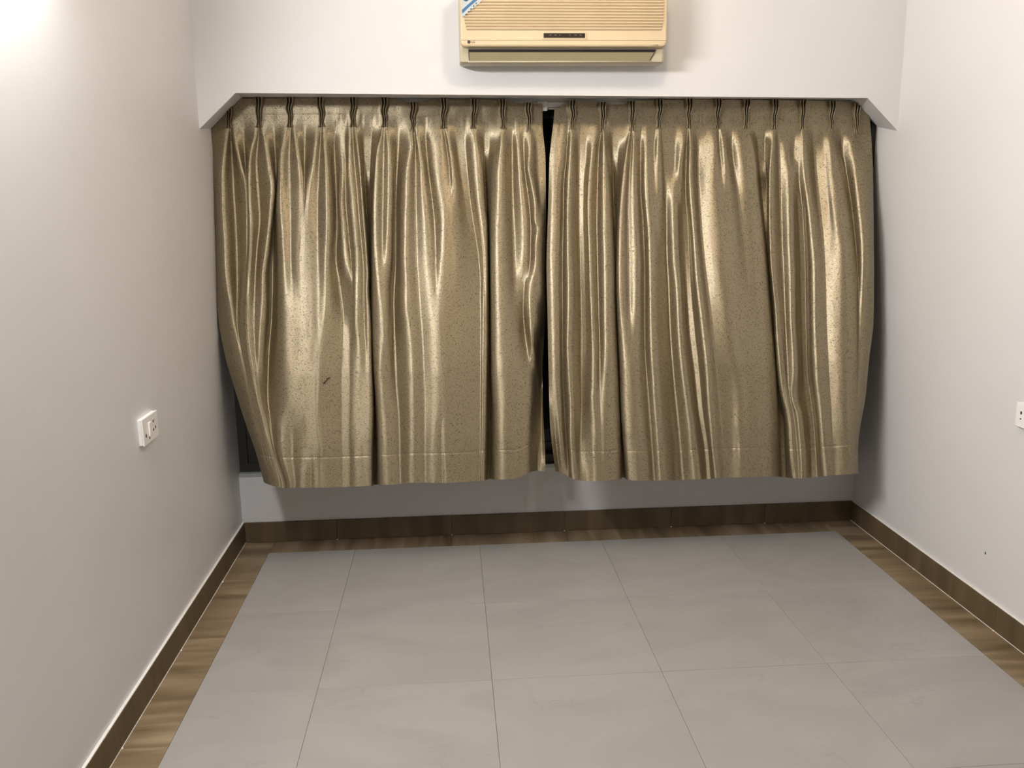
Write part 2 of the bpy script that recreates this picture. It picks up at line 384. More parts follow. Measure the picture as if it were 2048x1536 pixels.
LEFT = [  # (depth profile, fold line)
 ([(250,-.5),(330,-1.5),(965,-2.5)], [(215,423),(330,424),(450,428),(540,431),(640,437),(720,452),(780,470),(850,492),(900,510),(965,528)]),
 ([(250,.3),(330,2),(560,2),(720,.6),(965,.2)], [(215,457),(250,456),(307,449),(357,444),(411,444),(476,448),(528,450),(620,463),(720,478),(800,496),(870,514),(965,540)]),
 ([(250,-.3),(300,-1.5),(540,-1.8),(640,-.2),(720,.6),(965,.8)], [(215,461),(250,461),(294,463),(372,467),(450,472),(500,474),(560,475),(640,474),(720,488),(800,503),(870,524),(965,548)]),
 ([(250,.2),(325,1.2),(370,1.2),(420,1.2),(965,1.2)], [(215,466),(250,464),(276,468),(325,480),(367,488),(420,491),(490,491),(560,486),(660,482),(740,495),(800,511),(870,530),(965,553)]),
 ([(250,-.6),(320,-1.2),(360,.6),(965,1.6)], [(215,488),(250,487),(300,489),(330,491),(367,493),(420,495),(490,495),(560,490),(660,486),(740,499),(800,515),(870,533),(965,555)]),
 ([(250,.4),(320,1.6),(420,2.6),(640,2.6),(800,1.8),(965,1.4)], [(215,510),(250,515),(268,513),(300,502),(330,498),(398,498),(450,501),(490,501),(555,497),(640,492),(700,497),(753,507),(800,518),(870,535),(965,558)]),
 ([(250,-.5),(330,-.6),(430,-.8),(520,-.6),(640,1.2),(800,1.2),(965,1.5)], [(215,518),(250,518),(330,512),(372,514),(437,519),(502,513),(560,510),(640,507),(740,513),(800,522),(870,538),(965,560)]),
 ([(250,.4),(281,1.0),(372,1.6),(560,2.2),(700,1.6),(800,.6),(965,1.5)], [(215,522),(250,522),(281,530),(346,543),(372,548),(437,542),(503,534),(555,527),(607,529),(687,524),(767,522),(830,532),(900,545),(965,565)]),
 ([(250,-.6),(330,-1.6),(424,-2.2),(560,-2.4),(713,-1.8),(790,-1.2),(860,.4),(965,1.2)], [(215,548),(250,548),(330,552),(372,553),(424,550),(490,546),(555,545),(633,543),(713,537),(790,535),(850,543),(900,550),(965,570)]),
 ([(250,.3),(300,1.4),(463,2.6),(610,3.0),(800,2.8),(965,3.2)], [(215,573),(250,574),(276,569),(299,563),(346,559),(411,556),(463,559),(529,562),(607,562),(713,560),(793,560),(847,556),(900,558),(965,576)]),
 ([(250,-.2),(330,.0),(424,1.3),(516,2.0),(640,3.4),(800,3.4),(880,2.2),(965,2.6)], [(215,581),(250,581),(330,578),(424,580),(516,582),(640,586),(800,584),(900,585),(965,590)]),
 ([(250,.4),(280,1.2),(355,1.6),(450,2.4),(540,3.0),(700,3.6),(860,3.0),(965,3.6)], [(215,586),(250,586),(276,590),(330,601),(360,605),(450,601),(516,596),(560,598),(700,606),(800,606),(900,608),(965,605)]),
 ([(250,-.8),(320,-1.0),(360,.4),(450,2.2),(540,2.9),(700,3.5),(860,3.2),(965,2.6)], [(215,610),(250,609),(320,609),(360,609),(385,609),(450,606),(516,603),(560,608),(700,616),(800,616),(900,622),(965,622)]),
 ([(250,.4),(289,1.6),(385,2.2),(450,2.4),(540,2.9),(700,3.4),(965,3.2)], [(215,636),(250,637),(289,632),(346,622),(385,614),(450,612),(516,612),(560,619),(700,626),(800,627),(900,634),(965,634)]),
 ([(250,-.2),(333,.6),(424,1.0),(516,2.2),(640,3.0),(800,3.2),(965,2.6)], [(215,642),(250,642),(333,638),(424,635),(516,636),(640,638),(800,634),(900,640),(965,640)]),
 ([(250,.4),(276,1.4),(333,2.6),(490,3.2),(640,3.2),(800,3.0),(965,3.0)], [(215,646),(250,646),(276,648),(333,654),(398,657),(450,658),(490,657),(607,655),(700,646),(760,644),(820,642),(900,649),(965,648)]),
 ([(250,-.6),(300,-1.2),(372,-1.6),(516,-1.4),(600,-.4),(700,.8),(965,.6)], [(215,670),(250,669),(300,669),(372,672),(450,674),(516,671),(568,678),(640,686),(740,682),(860,682),(965,684)]),
 ([(250,-.9),(294,-.3),(336,.4),(450,.3),(568,1.0),(640,.8),(965,.8)], [(215,680),(250,679),(294,677),(336,683),(400,680),(450,684),(529,694),(568,700),(640,702),(740,700),(860,700),(965,702)]),
 ([(250,-.6),(336,.0),(400,-.6),(500,-.5),(570,1.2),(640,1.4),(965,1.4)], [(215,690),(250,690),(336,692),(400,692),(450,696),(529,703),(570,706),(640,708),(740,708),(860,706),(965,706)]),
 ([(250,.4),(300,1.2),(450,2.0),(600,2.4),(670,2.2),(800,1.4),(965,1.8)], [(215,700),(250,700),(300,699),(346,698),(398,703),(450,707),(516,712),(555,713),(647,711),(700,717),(800,718),(900,716),(965,718)]),
 ([(250,-.2),(300,.2),(400,.6),(640,1.0),(800,1.6),(965,1.6)], [(215,705),(250,705),(300,707),(372,714),(437,719),(503,725),(555,728),(633,728),(713,731),(820,732),(913,731),(965,731)]),
 ([(250,.4),(300,1.6),(400,2.4),(640,1.6),(965,1.6)], [(215,710),(250,710),(268,712),(320,719),(372,723),(437,728),(503,733),(555,736),(580,735),(633,739),(713,741),(820,744),(913,742),(965,742)]),
 ([(250,-.6),(300,-2),(400,-4.5),(965,-5.5)], [(215,728),(250,727),(300,727),(372,730),(437,734),(503,738),(555,740),(640,743),(740,746),(847,749),(927,748),(965,747)]),
 ([(250,-.8),(300,-2),(400,-3.5),(640,-5),(965,-5)], [(215,745),(250,744),(300,743),(372,740),(437,741),(503,741),(555,743),(640,744),(740,747),(847,753),(927,754),(965,753)]),
 ([(250,.2),(300,.9),(400,1.6),(640,1.4),(965,1.4)], [(215,761),(250,762),(268,760),(302,751),(372,746),(424,744),(490,744),(555,745),(640,746),(713,748),(847,756),(967,758)]),
 ([(250,.5),(300,1.8),(400,2.6),(640,2.8),(800,2.2),(965,2.4)], [(215,764),(250,765),(268,763),(302,754),(372,750),(424,749),(490,750),(555,755),(633,763),(687,766),(753,764),(847,768),(965,770)]),
 ([(250,.0),(300,.7),(450,1.0),(560,2.4),(640,2.8),(760,2.0),(965,2.6)], [(215,768),(250,768),(300,767),(398,765),(490,764),(560,764),(640,770),(740,771),(847,776),(965,778)]),
 ([(250,.4),(300,1.6),(515,2.2),(640,2.2),(760,1.4),(965,2.2)], [(215,772),(250,773),(294,779),(333,782),(398,782),(450,780),(515,779),(568,773),(640,777),(740,778),(847,784),(965,786)]),
 ([(250,-.8),(320,-1.0),(424,-1.4),(560,-1.4),(687,-.6),(800,.2),(965,1.2)], [(215,796),(250,796),(320,794),(424,791),(515,791),(607,787),(687,788),(767,792),(847,798),(965,800)]),
 ([(250,.4),(290,1.6),(400,2.8),(640,3.0),(800,3.2),(965,3.4)], [(215,820),(250,823),(289,825),(333,816),(398,811),(450,809),(515,807),(568,809),(607,809),(660,816),(713,822),(794,824),(914,824),(965,825)]),
 ([(250,-.2),(330,.2),(424,.8),(640,1.6),(965,2.2)], [(215,826),(250,827),(300,831),(333,831),(424,831),(528,833),(607,838),(687,844),(794,847),(914,849),(965,850)]),
 ([(250,.4),(300,1.2),(400,2.2),(568,2.6),(680,3.0),(807,3.2),(965,3.2)], [(215,830),(250,831),(300,839),(333,845),(398,850),(450,855),(515,858),(568,862),(647,866),(700,869),(753,874),(807,878),(874,872),(965,873)]),
 ([(250,-.6),(330,-.6),(398,.2),(500,1.6),(560,2.3),(700,3.2),(965,2.4)], [(215,850),(250,850),(300,853),(333,856),(398,864),(450,869),(515,871),(568,872),(647,877),(700,880),(807,886),(874,882),(965,884)]),
 ([(250,.0),(300,.9),(372,1.8),(450,3.0),(560,3.0),(700,3.2),(965,3.2)], [(215,861),(250,860),(276,861),(320,864),(372,872),(411,880),(450,886),(502,886),(560,883),(647,885),(700,888),(807,894),(874,892),(965,896)]),
 ([(250,.3),(300,1.3),(360,1.7),(420,2.7),(560,2.7),(965,2.6)], [(215,881),(250,882),(294,887),(346,892),(385,893),(420,896),(502,898),(560,895),(647,893),(700,896),(807,902),(874,900),(965,906)]),
 ([(250,-.2),(300,.4),(360,1.2),(420,2.4),(560,2.3),(965,1.8)], [(215,886),(250,887),(294,893),(346,899),(385,901),(420,903),(502,905),(560,903),(647,902),(700,905),(807,912),(874,911),(965,917)]),
 ([(250,.4),(300,1.6),(360,2.2),(500,2.4),(640,1.6),(965,1.0)], [(215,890),(250,891),(294,900),(346,907),(385,911),(437,912),(502,913),(560,914),(647,920),(740,926),(965,930)]),
 ([(250,-.7),(300,-.6),(400,-.6),(515,-.3),(640,.4),(965,.4)], [(215,912),(250,912),(300,915),(340,920),(398,928),(463,938),(515,944),(560,946),(647,946),(740,946),(965,948)]),
 ([(250,-.6),(320,-.4),(400,-1.0),(515,-1.0),(640,-.2),(965,-.4)], [(215,930),(250,930),(300,932),(360,937),(400,941),(463,950),(515,958),(560,961),(647,961),(740,961),(965,960)]),
 ([(250,.4),(294,1.2),(400,1.4),(515,.6),(640,.6),(965,.4)], [(215,942),(250,943),(294,946),(333,949),(398,954),(437,960),(515,967),(560,969),(640,970),(740,969),(860,967),(965,965)]),
 ([(250,.4),(294,1.3),(400,1.0),(515,.4),(965,-.2)], [(215,950),(250,951),(281,954),(320,962),(372,966),(411,969),(450,973),(490,974),(555,975),(640,975),(740,974),(860,972),(965,970)]),
 ([(250,-.6),(300,-2),(400,-4),(965,-5.5)], [(215,968),(250,968),(300,968),(372,970),(411,972),(450,975),(555,977),(640,979),(740,979),(860,979),(965,977)]),
 ([(250,-.5),(300,-1),(400,-1),(640,-2.5),(800,-4),(965,-5)], [(215,980),(250,980),(300,979),(359,976),(411,977),(528,979),(640,981),(740,982),(860,984),(965,983)]),
 ([(250,.3),(320,.8),(370,.6),(500,1.4),(965,1.2)], [(215,999),(250,999),(294,994),(359,985),(411,984),(528,984),(633,985),(740,986),(847,990),(965,990)]),
 ([(250,.5),(300,1.8),(400,2.4),(640,2.6),(965,2.8)], [(215,1004),(250,1004),(281,1004),(346,1003),(411,1003),(463,1004),(568,1006),(633,1010),(714,1008),(820,1010),(874,1008),(965,1010)]),
 ([(250,-.7),(320,-1.0),(400,-1.0),(560,-.2),(660,1.0),(800,1.8),(965,1.8)], [(215,1026),(250,1024),(320,1024),(398,1025),(502,1028),(568,1030),(660,1034),(740,1036),(860,1036),(965,1034)]),
 ([(250,-.2),(300,.8),(411,1.2),(502,1.0),(580,-.2),(660,-1.5),(714,-.6),(800,.4),(965,.6)], [(215,1037),(250,1034),(268,1035),(346,1041),(411,1048),(450,1052),(502,1053),(560,1050),(620,1046),(660,1049),(714,1056),(780,1062),(860,1058),(965,1056)]),
 ([(250,.0),(300,-.2),(411,-.4),(502,-.5),(580,1.2),(660,1.6),(700,.6),(760,-2),(965,-1.5)], [(215,1047),(250,1046),(300,1047),(346,1050),(411,1058),(450,1061),(502,1061),(560,1056),(593,1057),(660,1062),(700,1066),(760,1073),(860,1070),(965,1068)]),
 ([(250,.4),(300,1.2),(350,1.6),(456,1.6),(570,1.4),(640,.2),(714,-4),(965,-2.5)], [(215,1057),(250,1058),(294,1061),(333,1057),(372,1065),(411,1071),(443,1070),(456,1077),(489,1072),(528,1072),(568,1066),(600,1070),(660,1076),(714,1074),(780,1079),(860,1076),(965,1075)]),
 ([(250,.3),(300,-.4),(350,-.6),(456,.6),(570,.2),(640,-3),(714,-6),(965,-2.2)], [(215,1066),(250,1067),(294,1074),(340,1076),(372,1078),(411,1081),(456,1084),(500,1082),(568,1083),(640,1084),(714,1080),(780,1083),(860,1083),(965,1083)]),
 ([(250,-.3),(400,-.8),(570,-2),(714,-7),(860,-3),(965,-2.5)], [(215,1085),(242,1085),(320,1091),(424,1092),(528,1091),(607,1092),(680,1088),(740,1085),(820,1086),(900,1090),(965,1091)]),
]
RIGHT = [
 ([(250,.0),(965,.0)], [(215,1109),(230,1108),(320,1099),(424,1096),(528,1093),(633,1095),(740,1097),(847,1100),(914,1107),(965,1114)]),
 ([(250,.3),(400,.9),(740,1.0),(900,-1),(965,-2.5)], [(215,1118),(250,1117),(320,1109),(424,1105),(528,1102),(633,1104),(740,1106),(847,1109),(914,1115),(965,1121)]),
 ([(250,.1),(320,.6),(450,1.2),(740,1.4),(880,.6),(965,-2)], [(215,1130),(250,1130),(307,1128),(372,1119),(450,1117),(555,1115),(633,1116),(714,1117),(820,1120),(887,1124),(965,1131)]),
 ([(250,-.2),(320,-.2),(372,-.6),(700,-1.0),(880,-1.4),(965,-1)], [(215,1136),(250,1136),(307,1133),(372,1127),(450,1126),(555,1124),(660,1125),(754,1126),(850,1130),(900,1134),(965,1138)]),
 ([(250,.5),(280,1.4),(400,2.2),(700,2.2),(965,2.2)], [(215,1144),(250,1144),(276,1142),(346,1139),(424,1136),(502,1137),(568,1139),(620,1138),(687,1136),(767,1140),(820,1143),(874,1142),(965,1146)]),
 ([(250,-.3),(300,-.6),(424,-1.2),(640,-1.6),(800,-1.4),(965,.8)], [(215,1160),(250,1158),(300,1158),(424,1158),(528,1160),(687,1163),(794,1163),(900,1161),(965,1164)]),
 ([(250,-.3),(300,-.2),(424,-.8),(640,-.8),(965,1.0)], [(215,1172),(250,1172),(300,1173),(372,1168),(424,1167),(528,1170),(687,1173),(794,1172),(900,1173),(965,1176)]),
 ([(250,.1),(289,1.2),(400,2.0),(560,2.2),(760,2.4),(965,2.6)], [(215,1196),(250,1197),(289,1189),(346,1182),(411,1178),(476,1180),(555,1182),(633,1185),(714,1188),(767,1187),(799,1184),(847,1188),(965,1194)]),
 ([(250,-.2),(300,-.6),(450,-.6),(640,-.4),(720,.2),(800,1.4),(965,2.4)], [(215,1203),(250,1203),(300,1197),(346,1195),(450,1193),(555,1195),(633,1197),(714,1199),(767,1199),(847,1200),(965,1203)]),
 ([(250,.5),(294,1.6),(450,2.2),(700,2.2),(965,2.6)], [(215,1208),(250,1207),(294,1208),(372,1209),(450,1210),(528,1212),(620,1212),(687,1213),(767,1212),(847,1213),(965,1212)]),
 ([(250,.0),(372,.8),(528,.6),(965,.6)], [(215,1213),(250,1214),(294,1216),(372,1221),(450,1225),(528,1228),(607,1229),(714,1233),(820,1237),(927,1240),(965,1240)]),
 ([(250,-.9),(320,-2.5),(400,-4),(965,-5.5)], [(215,1224),(250,1224),(320,1225),(372,1226),(450,1229),(528,1231),(607,1232),(714,1236),(820,1240),(927,1243),(965,1243)]),
 ([(250,-.7),(320,-1.2),(400,-3),(965,-5)], [(215,1240),(250,1238),(320,1236),(398,1233),(476,1231),(555,1232),(640,1234),(740,1239),(820,1242),(900,1247),(965,1249)]),
 ([(250,.0),(320,.5),(400,.6),(965,.8)], [(215,1256),(250,1257),(280,1253),(320,1246),(398,1238),(476,1234),(555,1233),(633,1236),(740,1241),(820,1244),(900,1250),(965,1256)]),
 ([(250,.5),(300,1.6),(424,2.2),(640,2.2),(700,2.3),(965,2.0)], [(215,1261),(250,1262),(294,1255),(359,1248),(424,1242),(502,1240),(568,1241),(620,1244),(660,1248),(740,1253),(847,1262),(965,1272)]),
 ([(250,-.1),(330,.2),(450,.4),(600,.5),(665,1.8),(740,2.4),(965,2.4)], [(215,1265),(250,1265),(294,1263),(359,1258),(424,1256),(528,1257),(620,1259),(700,1262),(770,1264),(847,1270),(965,1282)]),
 ([(250,.4),(320,1.2),(450,1.8),(640,2.0),(740,2.4),(965,2.2)], [(215,1268),(250,1268),(294,1267),(320,1268),(372,1271),(450,1273),(528,1277),(620,1276),(700,1277),(770,1277),(847,1281),(914,1288),(965,1292)]),
 ([(250,-.4),(330,-.6),(450,-.8),(687,-.8),(800,-.2),(965,.2)], [(215,1282),(250,1281),(330,1281),(372,1281),(450,1286),(555,1289),(687,1289),(767,1294),(900,1304),(965,1308)]),
 ([(250,-.2),(280,.6),(400,1.6),(640,2.0),(965,2.2)], [(215,1294),(250,1293),(276,1292),(346,1291),(411,1294),(463,1299),(528,1301),(607,1302),(687,1304),(767,1310),(834,1315),(887,1319),(965,1325)]),
 ([(250,-.2),(300,.2),(340,.6),(424,.7),(640,.7),(965,.8)], [(215,1311),(250,1311),(300,1308),(340,1308),(424,1311),(528,1315),(640,1318),(767,1325),(887,1334),(965,1340)]),
 ([(250,.5),(300,1.3),(359,1.2),(424,.4),(555,-.6),(965,-.8)], [(215,1319),(250,1319),(300,1317),(333,1319),(359,1320),(424,1322),(528,1325),(640,1328),(767,1335),(874,1345),(965,1352)]),
 ([(250,-.2),(300,.2),(359,-.4),(424,-1.2),(640,-1.6),(965,-1.4)], [(215,1324),(250,1324),(300,1327),(359,1330),(424,1332),(502,1333),(560,1336),(660,1340),(767,1348),(874,1358),(965,1364)]),
 ([(250,-.6),(300,-.2),(372,.2),(528,1.0),(640,1.8),(965,1.8)], [(215,1350),(250,1350),(300,1350),(340,1350),(372,1350),(450,1350),(528,1352),(568,1356),(633,1359),(700,1363),(767,1371),(820,1379),(887,1387),(965,1396)]),
 ([(250,.2),(294,1.2),(333,1.2),(372,.2),(450,-1.2),(660,-1.4),(965,-1)], [(215,1370),(250,1371),(294,1366),(333,1361),(372,1362),(450,1366),(555,1372),(660,1378),(740,1388),(820,1396),(900,1409),(965,1414)]),
 ([(250,-.2),(320,-.4),(450,-1.2),(660,-.8),(965,-.6)], [(215,1375),(250,1375),(294,1373),(372,1371),(450,1376),(555,1381),(660,1390),(740,1399),(820,1406),(900,1417),(965,1422)]),
 ([(250,.5),(294,1.8),(411,2.8),(660,3.0),(965,2.8)], [(215,1379),(250,1379),(294,1381),(346,1380),(411,1383),(476,1388),(541,1392),(593,1398),(660,1406),(740,1414),(807,1418),(860,1422),(914,1427),(965,1433)]),
 ([(250,-.5),(320,-.6),(424,.3),(555,.8),(700,1.2),(965,1.0)], [(215,1396),(250,1396),(320,1396),(424,1400),(502,1406),(555,1412),(640,1422),(740,1434),(860,1444),(965,1450)]),
 ([(250,-.4),(310,.5),(372,1.6),(450,2.2),(560,2.6),(660,2.2),(800,1.4),(965,1.2)], [(215,1408),(250,1408),(310,1412),(372,1417),(450,1424),(528,1430),(600,1440),(700,1450),(800,1456),(965,1460)]),
 ([(250,.4),(280,1.4),(340,2.2),(400,2.6),(560,3.2),(660,2.8),(800,2.0),(965,2.0)], [(215,1432),(250,1432),(280,1431),(333,1430),(400,1432),(450,1438),(528,1445),(607,1454),(700,1464),(800,1470),(965,1474)]),
 ([(250,-.2),(320,1.0),(400,2.4),(560,3.0),(700,2.6),(840,2.8),(965,2.8)], [(215,1437),(250,1437),(333,1442),(400,1446),(450,1452),(528,1460),(607,1466),(700,1476),(820,1482),(965,1486)]),
 ([(250,.4),(281,1.4),(346,2.4),(450,2.8),(560,2.4),(700,2.0),(840,2.4),(965,2.2)], [(215,1442),(250,1442),(281,1447),(346,1455),(398,1460),(450,1465),(502,1472),(560,1478),(640,1486),(740,1494),(840,1498),(965,1500)]),
 ([(250,-.6),(320,-.4),(400,.6),(502,.8),(640,1.2),(965,1.2)], [(215,1463),(250,1462),(320,1466),(372,1474),(450,1484),(515,1493),(600,1503),(700,1512),(840,1518),(965,1522)]),
 ([(250,.2),(294,.8),(400,1.4),(500,1.4),(640,1.4),(965,1.2)], [(215,1474),(250,1474),(294,1476),(346,1486),(411,1498),(450,1504),(515,1513),(600,1520),(700,1528),(840,1534),(965,1538)]),
 ([(250,.4),(294,1.2),(400,1.2),(640,.6),(965,-.4)], [(215,1490),(250,1491),(281,1498),(320,1505),(372,1511),(437,1519),(515,1527),(568,1531),(640,1537),(720,1543),(840,1549),(965,1552)]),
 ([(250,.3),(294,1.0),(400,.4),(640,-.2),(965,-1.2)], [(215,1496),(250,1497),(281,1504),(320,1512),(372,1517),(437,1525),(515,1533),(568,1537),(620,1541),(687,1547),(754,1552),(847,1556),(965,1559)]),
 ([(250,-.6),(300,-2),(372,-5),(450,-4.5),(965,-5.5)], [(215,1512),(250,1513),(300,1516),(372,1521),(437,1528),(515,1536),(568,1540),(640,1545),(720,1551),(847,1560),(965,1563)]),
 ([(250,-.9),(300,-1.4),(340,-1.6),(372,-4.5),(450,-4),(700,-4),(965,-5)], [(215,1528),(250,1529),(300,1530),(372,1534),(437,1535),(515,1538),(568,1542),(640,1547),(720,1553),(800,1562),(847,1568),(965,1572)]),
 ([(250,.2),(300,.8),(400,1.2),(640,.8),(800,-.4),(965,.0)], [(215,1544),(250,1544),(281,1541),(346,1537),(424,1537),(502,1539),(568,1544),(620,1549),(687,1552),(767,1558),(847,1573),(900,1576),(965,1584)]),
 ([(250,.5),(300,1.6),(400,2.0),(640,1.6),(800,.8),(965,1.2)], [(215,1549),(250,1549),(281,1547),(346,1542),(424,1542),(502,1543),(568,1548),(620,1554),(687,1560),(767,1567),(847,1580),(900,1583),(965,1591)]),
 ([(250,-.2),(330,-.2),(400,-.4),(640,-.2),(780,.2),(965,1.0)], [(215,1556),(250,1556),(300,1558),(398,1561),(502,1564),(568,1567),(660,1571),(767,1576),(847,1589),(965,1598)]),
 ([(250,-.2),(294,.6),(346,1.4),(500,2.2),(740,2.4),(790,1.4),(830,2.2),(965,2.2)], [(215,1572),(250,1570),(294,1572),(346,1580),(398,1582),(476,1582),(555,1585),(633,1585),(700,1590),(745,1592),(780,1588),(801,1588),(825,1598),(860,1602),(914,1607),(965,1607)]),
 ([(250,-.4),(300,-.2),(350,1.0),(424,-.8),(640,-1.4),(780,-1.2),(965,-.4)], [(215,1589),(250,1589),(300,1588),(346,1589),(424,1597),(528,1601),(660,1604),(740,1606),(800,1612),(850,1619),(965,1624)]),
 ([(250,.3),(300,.9),(350,.4),(424,-.7),(640,-1.3),(780,-1.2),(965,-.3)], [(215,1602),(250,1602),(281,1600),(346,1597),(424,1606),(528,1611),(660,1613),(740,1615),(800,1622),(850,1629),(965,1635)]),
 ([(250,.5),(281,1.4),(400,2.4),(640,2.4),(965,2.2)], [(215,1606),(250,1606),(281,1608),(346,1612),(411,1617),(476,1622),(541,1626),(607,1626),(687,1628),(753,1631),(807,1637),(847,1640),(900,1645),(965,1654)]),
 ([(250,-.5),(330,-.6),(424,.2),(640,1.0),(965,1.2)], [(215,1628),(250,1628),(300,1629),(398,1637),(476,1646),(541,1650),(640,1652),(800,1660),(965,1670)]),
 ([(250,-.2),(330,.4),(424,.8),(560,1.6),(965,1.4)], [(215,1645),(250,1645),(300,1648),(372,1654),(437,1660),(520,1667),(640,1670),(800,1676),(965,1684)]),
 ([(250,.5),(294,1.4),(372,1.8),(476,2.0),(640,1.8),(965,1.4)], [(215,1660),(250,1660),(294,1662),(372,1667),(437,1673),(476,1679),(560,1688),(640,1690),(800,1692),(965,1698)]),
 ([(250,.2),(294,.9),(372,1.2),(476,1.0),(640,.8),(965,.8)], [(215,1665),(250,1666),(294,1673),(320,1678),(372,1686),(437,1696),(528,1706),(607,1710),(660,1711),(820,1708),(965,1706)]),
 ([(250,-.4),(300,-.9),(385,-1.6),(500,-1.6),(640,-1),(965,-.2)], [(215,1683),(250,1683),(300,1684),(340,1691),(385,1699),(437,1706),(515,1713),(607,1717),(700,1717),(800,1715),(900,1710),(965,1711)]),
 ([(250,.3),(281,.8),(333,1.0),(450,.4),(640,-.6),(965,-.6)], [(215,1712),(250,1709),(281,1706),(333,1712),(385,1715),(450,1722),(528,1728),(640,1729),(740,1724),(800,1720),(900,1713),(965,1714)]),
 ([(250,-.2),(281,-.2),(333,.4),(450,.4),(640,-1.4),(965,-1.4)], [(215,1720),(250,1719),(281,1720),(333,1726),(385,1730),(450,1735),(528,1738),(640,1738),(740,1730),(800,1725),(900,1715),(965,1716)]),
 ([(250,-1),(400,-2),(965,-2.5)], [(215,1736),(255,1741),(346,1746),(528,1748),(593,1748),(647,1747),(713,1739),(794,1731),(860,1720),(900,1716),(965,1718)]),
]
TOP_L = [(420,208),(470,202),(600,201),(780,201),(825,211),(870,204),(1010,205),(1040,212),(1088,212)]
TOP_R = [(1105,224),(1125,216),(1147,206),(1190,208),(1235,216),(1275,206),(1400,204),(1600,206),(1690,209),(1720,214),(1745,226)]
HEM_L = [(526,964),(545,972),(570,976),(650,975),(742,972),(750,969),(775,970),(830,965),(900,966),(968,961),(980,957),(992,960),(1035,957),(1060,944),(1075,941),(1092,943)]
HEM_R = [(1105,940),(1120,944),(1132,949),(1150,961),(1180,962),(1236,961),(1246,953),(1258,961),(1330,961),(1400,959),(1440,956),(1500,954),(1555,953),(1590,957),(1620,956),(1660,951),(1718,947)]
PLEAT_L = [458,517,580,642,705,768,826,886,947,1005,1057]
PLEAT_R = [1145,1205,1264,1320,1377,1437,1493,1549,1605,1662,1714]

def sstep(a_, b_, x): t_ = min(1, max(0, (x-a_)/(b_-a_))); return t_*t_*(3-2*t_)
def edge_push(u, z):          # the outer edge beside the right-hand wall swings a little into the room
    return 0.085*sstep(1590, 1735, u)*sstep(2.0, 1.35, z)
def trace(curves, top, hem):
    """world control points P[i](t): t 0 at the heading, 1 at the hem"""
    out = []
    for dprof, line in curves:
        ys = [p[0] for p in line]; xs_ = [p[1] for p in line]
        dy = [p[0] for p in dprof]; dv = [p[1]*(1.0 if p[0] < 280 else (1.45 if p[1] > 0 else 2.1 if p[1] > -3 else 1.5))/100.0 for p in dprof]
        yb = float(np.interp(xs_[-1], [h[0] for h in hem], [h[1] for h in hem]))
        yt = float(np.interp(xs_[0], [h[0] for h in top], [h[1] for h in top])) - 5.0
        pts = []
        for v in np.linspace(yt, yb, 90):
            u = float(smooth_interp(ys, xs_, v))
            d = float(smooth_interp(dy, dv, v))
            d *= min(1.0, max(0.0, (v-228)/60.0))**1.0 if v < 288 else 1.0
            Y = -0.1
            for _ in range(8):
                z = on_y(u, v, Y)[2]; Y = 0.5*Y + 0.5*(hang(z)-d-edge_push(u, z))
            Y = min(Y, -0.008 if v > 260 else -0.006)
            pts.append(on_y(u, v, Y))
        out.append(np.array(pts))
    return out
def catmull(P, t):
    """P: (n,3) control points, t list of fractions per span; centripetal"""
    n = len(P)
    e = np.vstack([2*P[0]-P[1], P, 2*P[-1]-P[-2]])
    rows = []
    # how much each control point is a valley: valleys are creased, crests stay round
    xm = np.clip((P[1:-1, 0]-P[:-2, 0])/np.maximum(1e-5, P[2:, 0]-P[:-2, 0]), 0, 1)
    val = np.zeros(n); val[1:-1] = np.clip((P[1:-1, 1]-(P[:-2, 1]*(1-xm)+P[2:, 1]*xm))/0.010, 0, 1)
    for i in range(n-1):
        p0, p1, p2, p3 = e[i], e[i+1], e[i+2], e[i+3]
        d1 = max(1e-4, np.linalg.norm(p1-p0)**0.5); d2 = max(1e-4, np.linalg.norm(p2-p1)**0.5); d3 = max(1e-4, np.linalg.norm(p3-p2)**0.5)
        m1 = d2*((p1-p0)/d1 - (p2-p0)/(d1+d2) + (p2-p1)/d2)
        m2 = d2*((p2-p1)/d2 - (p3-p1)/(d2+d3) + (p3-p2)/d3)
        m1 = m1*(1-val[i]) + (p2-p1)*val[i]; m2 = m2*(1-val[i+1]) + (p2-p1)*val[i+1]
        for s in t:
            a_, b_, c_, d_ = 2*s**3-3*s*s+1, s**3-2*s*s+s, -2*s**3+3*s*s, s**3-s*s
            rows.append(a_*p1+b_*m1+c_*p2+d_*m2)
    rows.append(P[-1])
    return np.array(rows), np.interp(np.arange((n-1)*len(t)+1)/len(t), np.arange(n), val)
NS = 6
def rows_t():
    return np.concatenate([np.linspace(0, 0.12, 34, endpoint=False), np.linspace(0.12, 0.90, 150, endpoint=False), np.linspace(0.90, 1.0, 36)])
T_HEAD, T_HEM = 0.040, 0.922
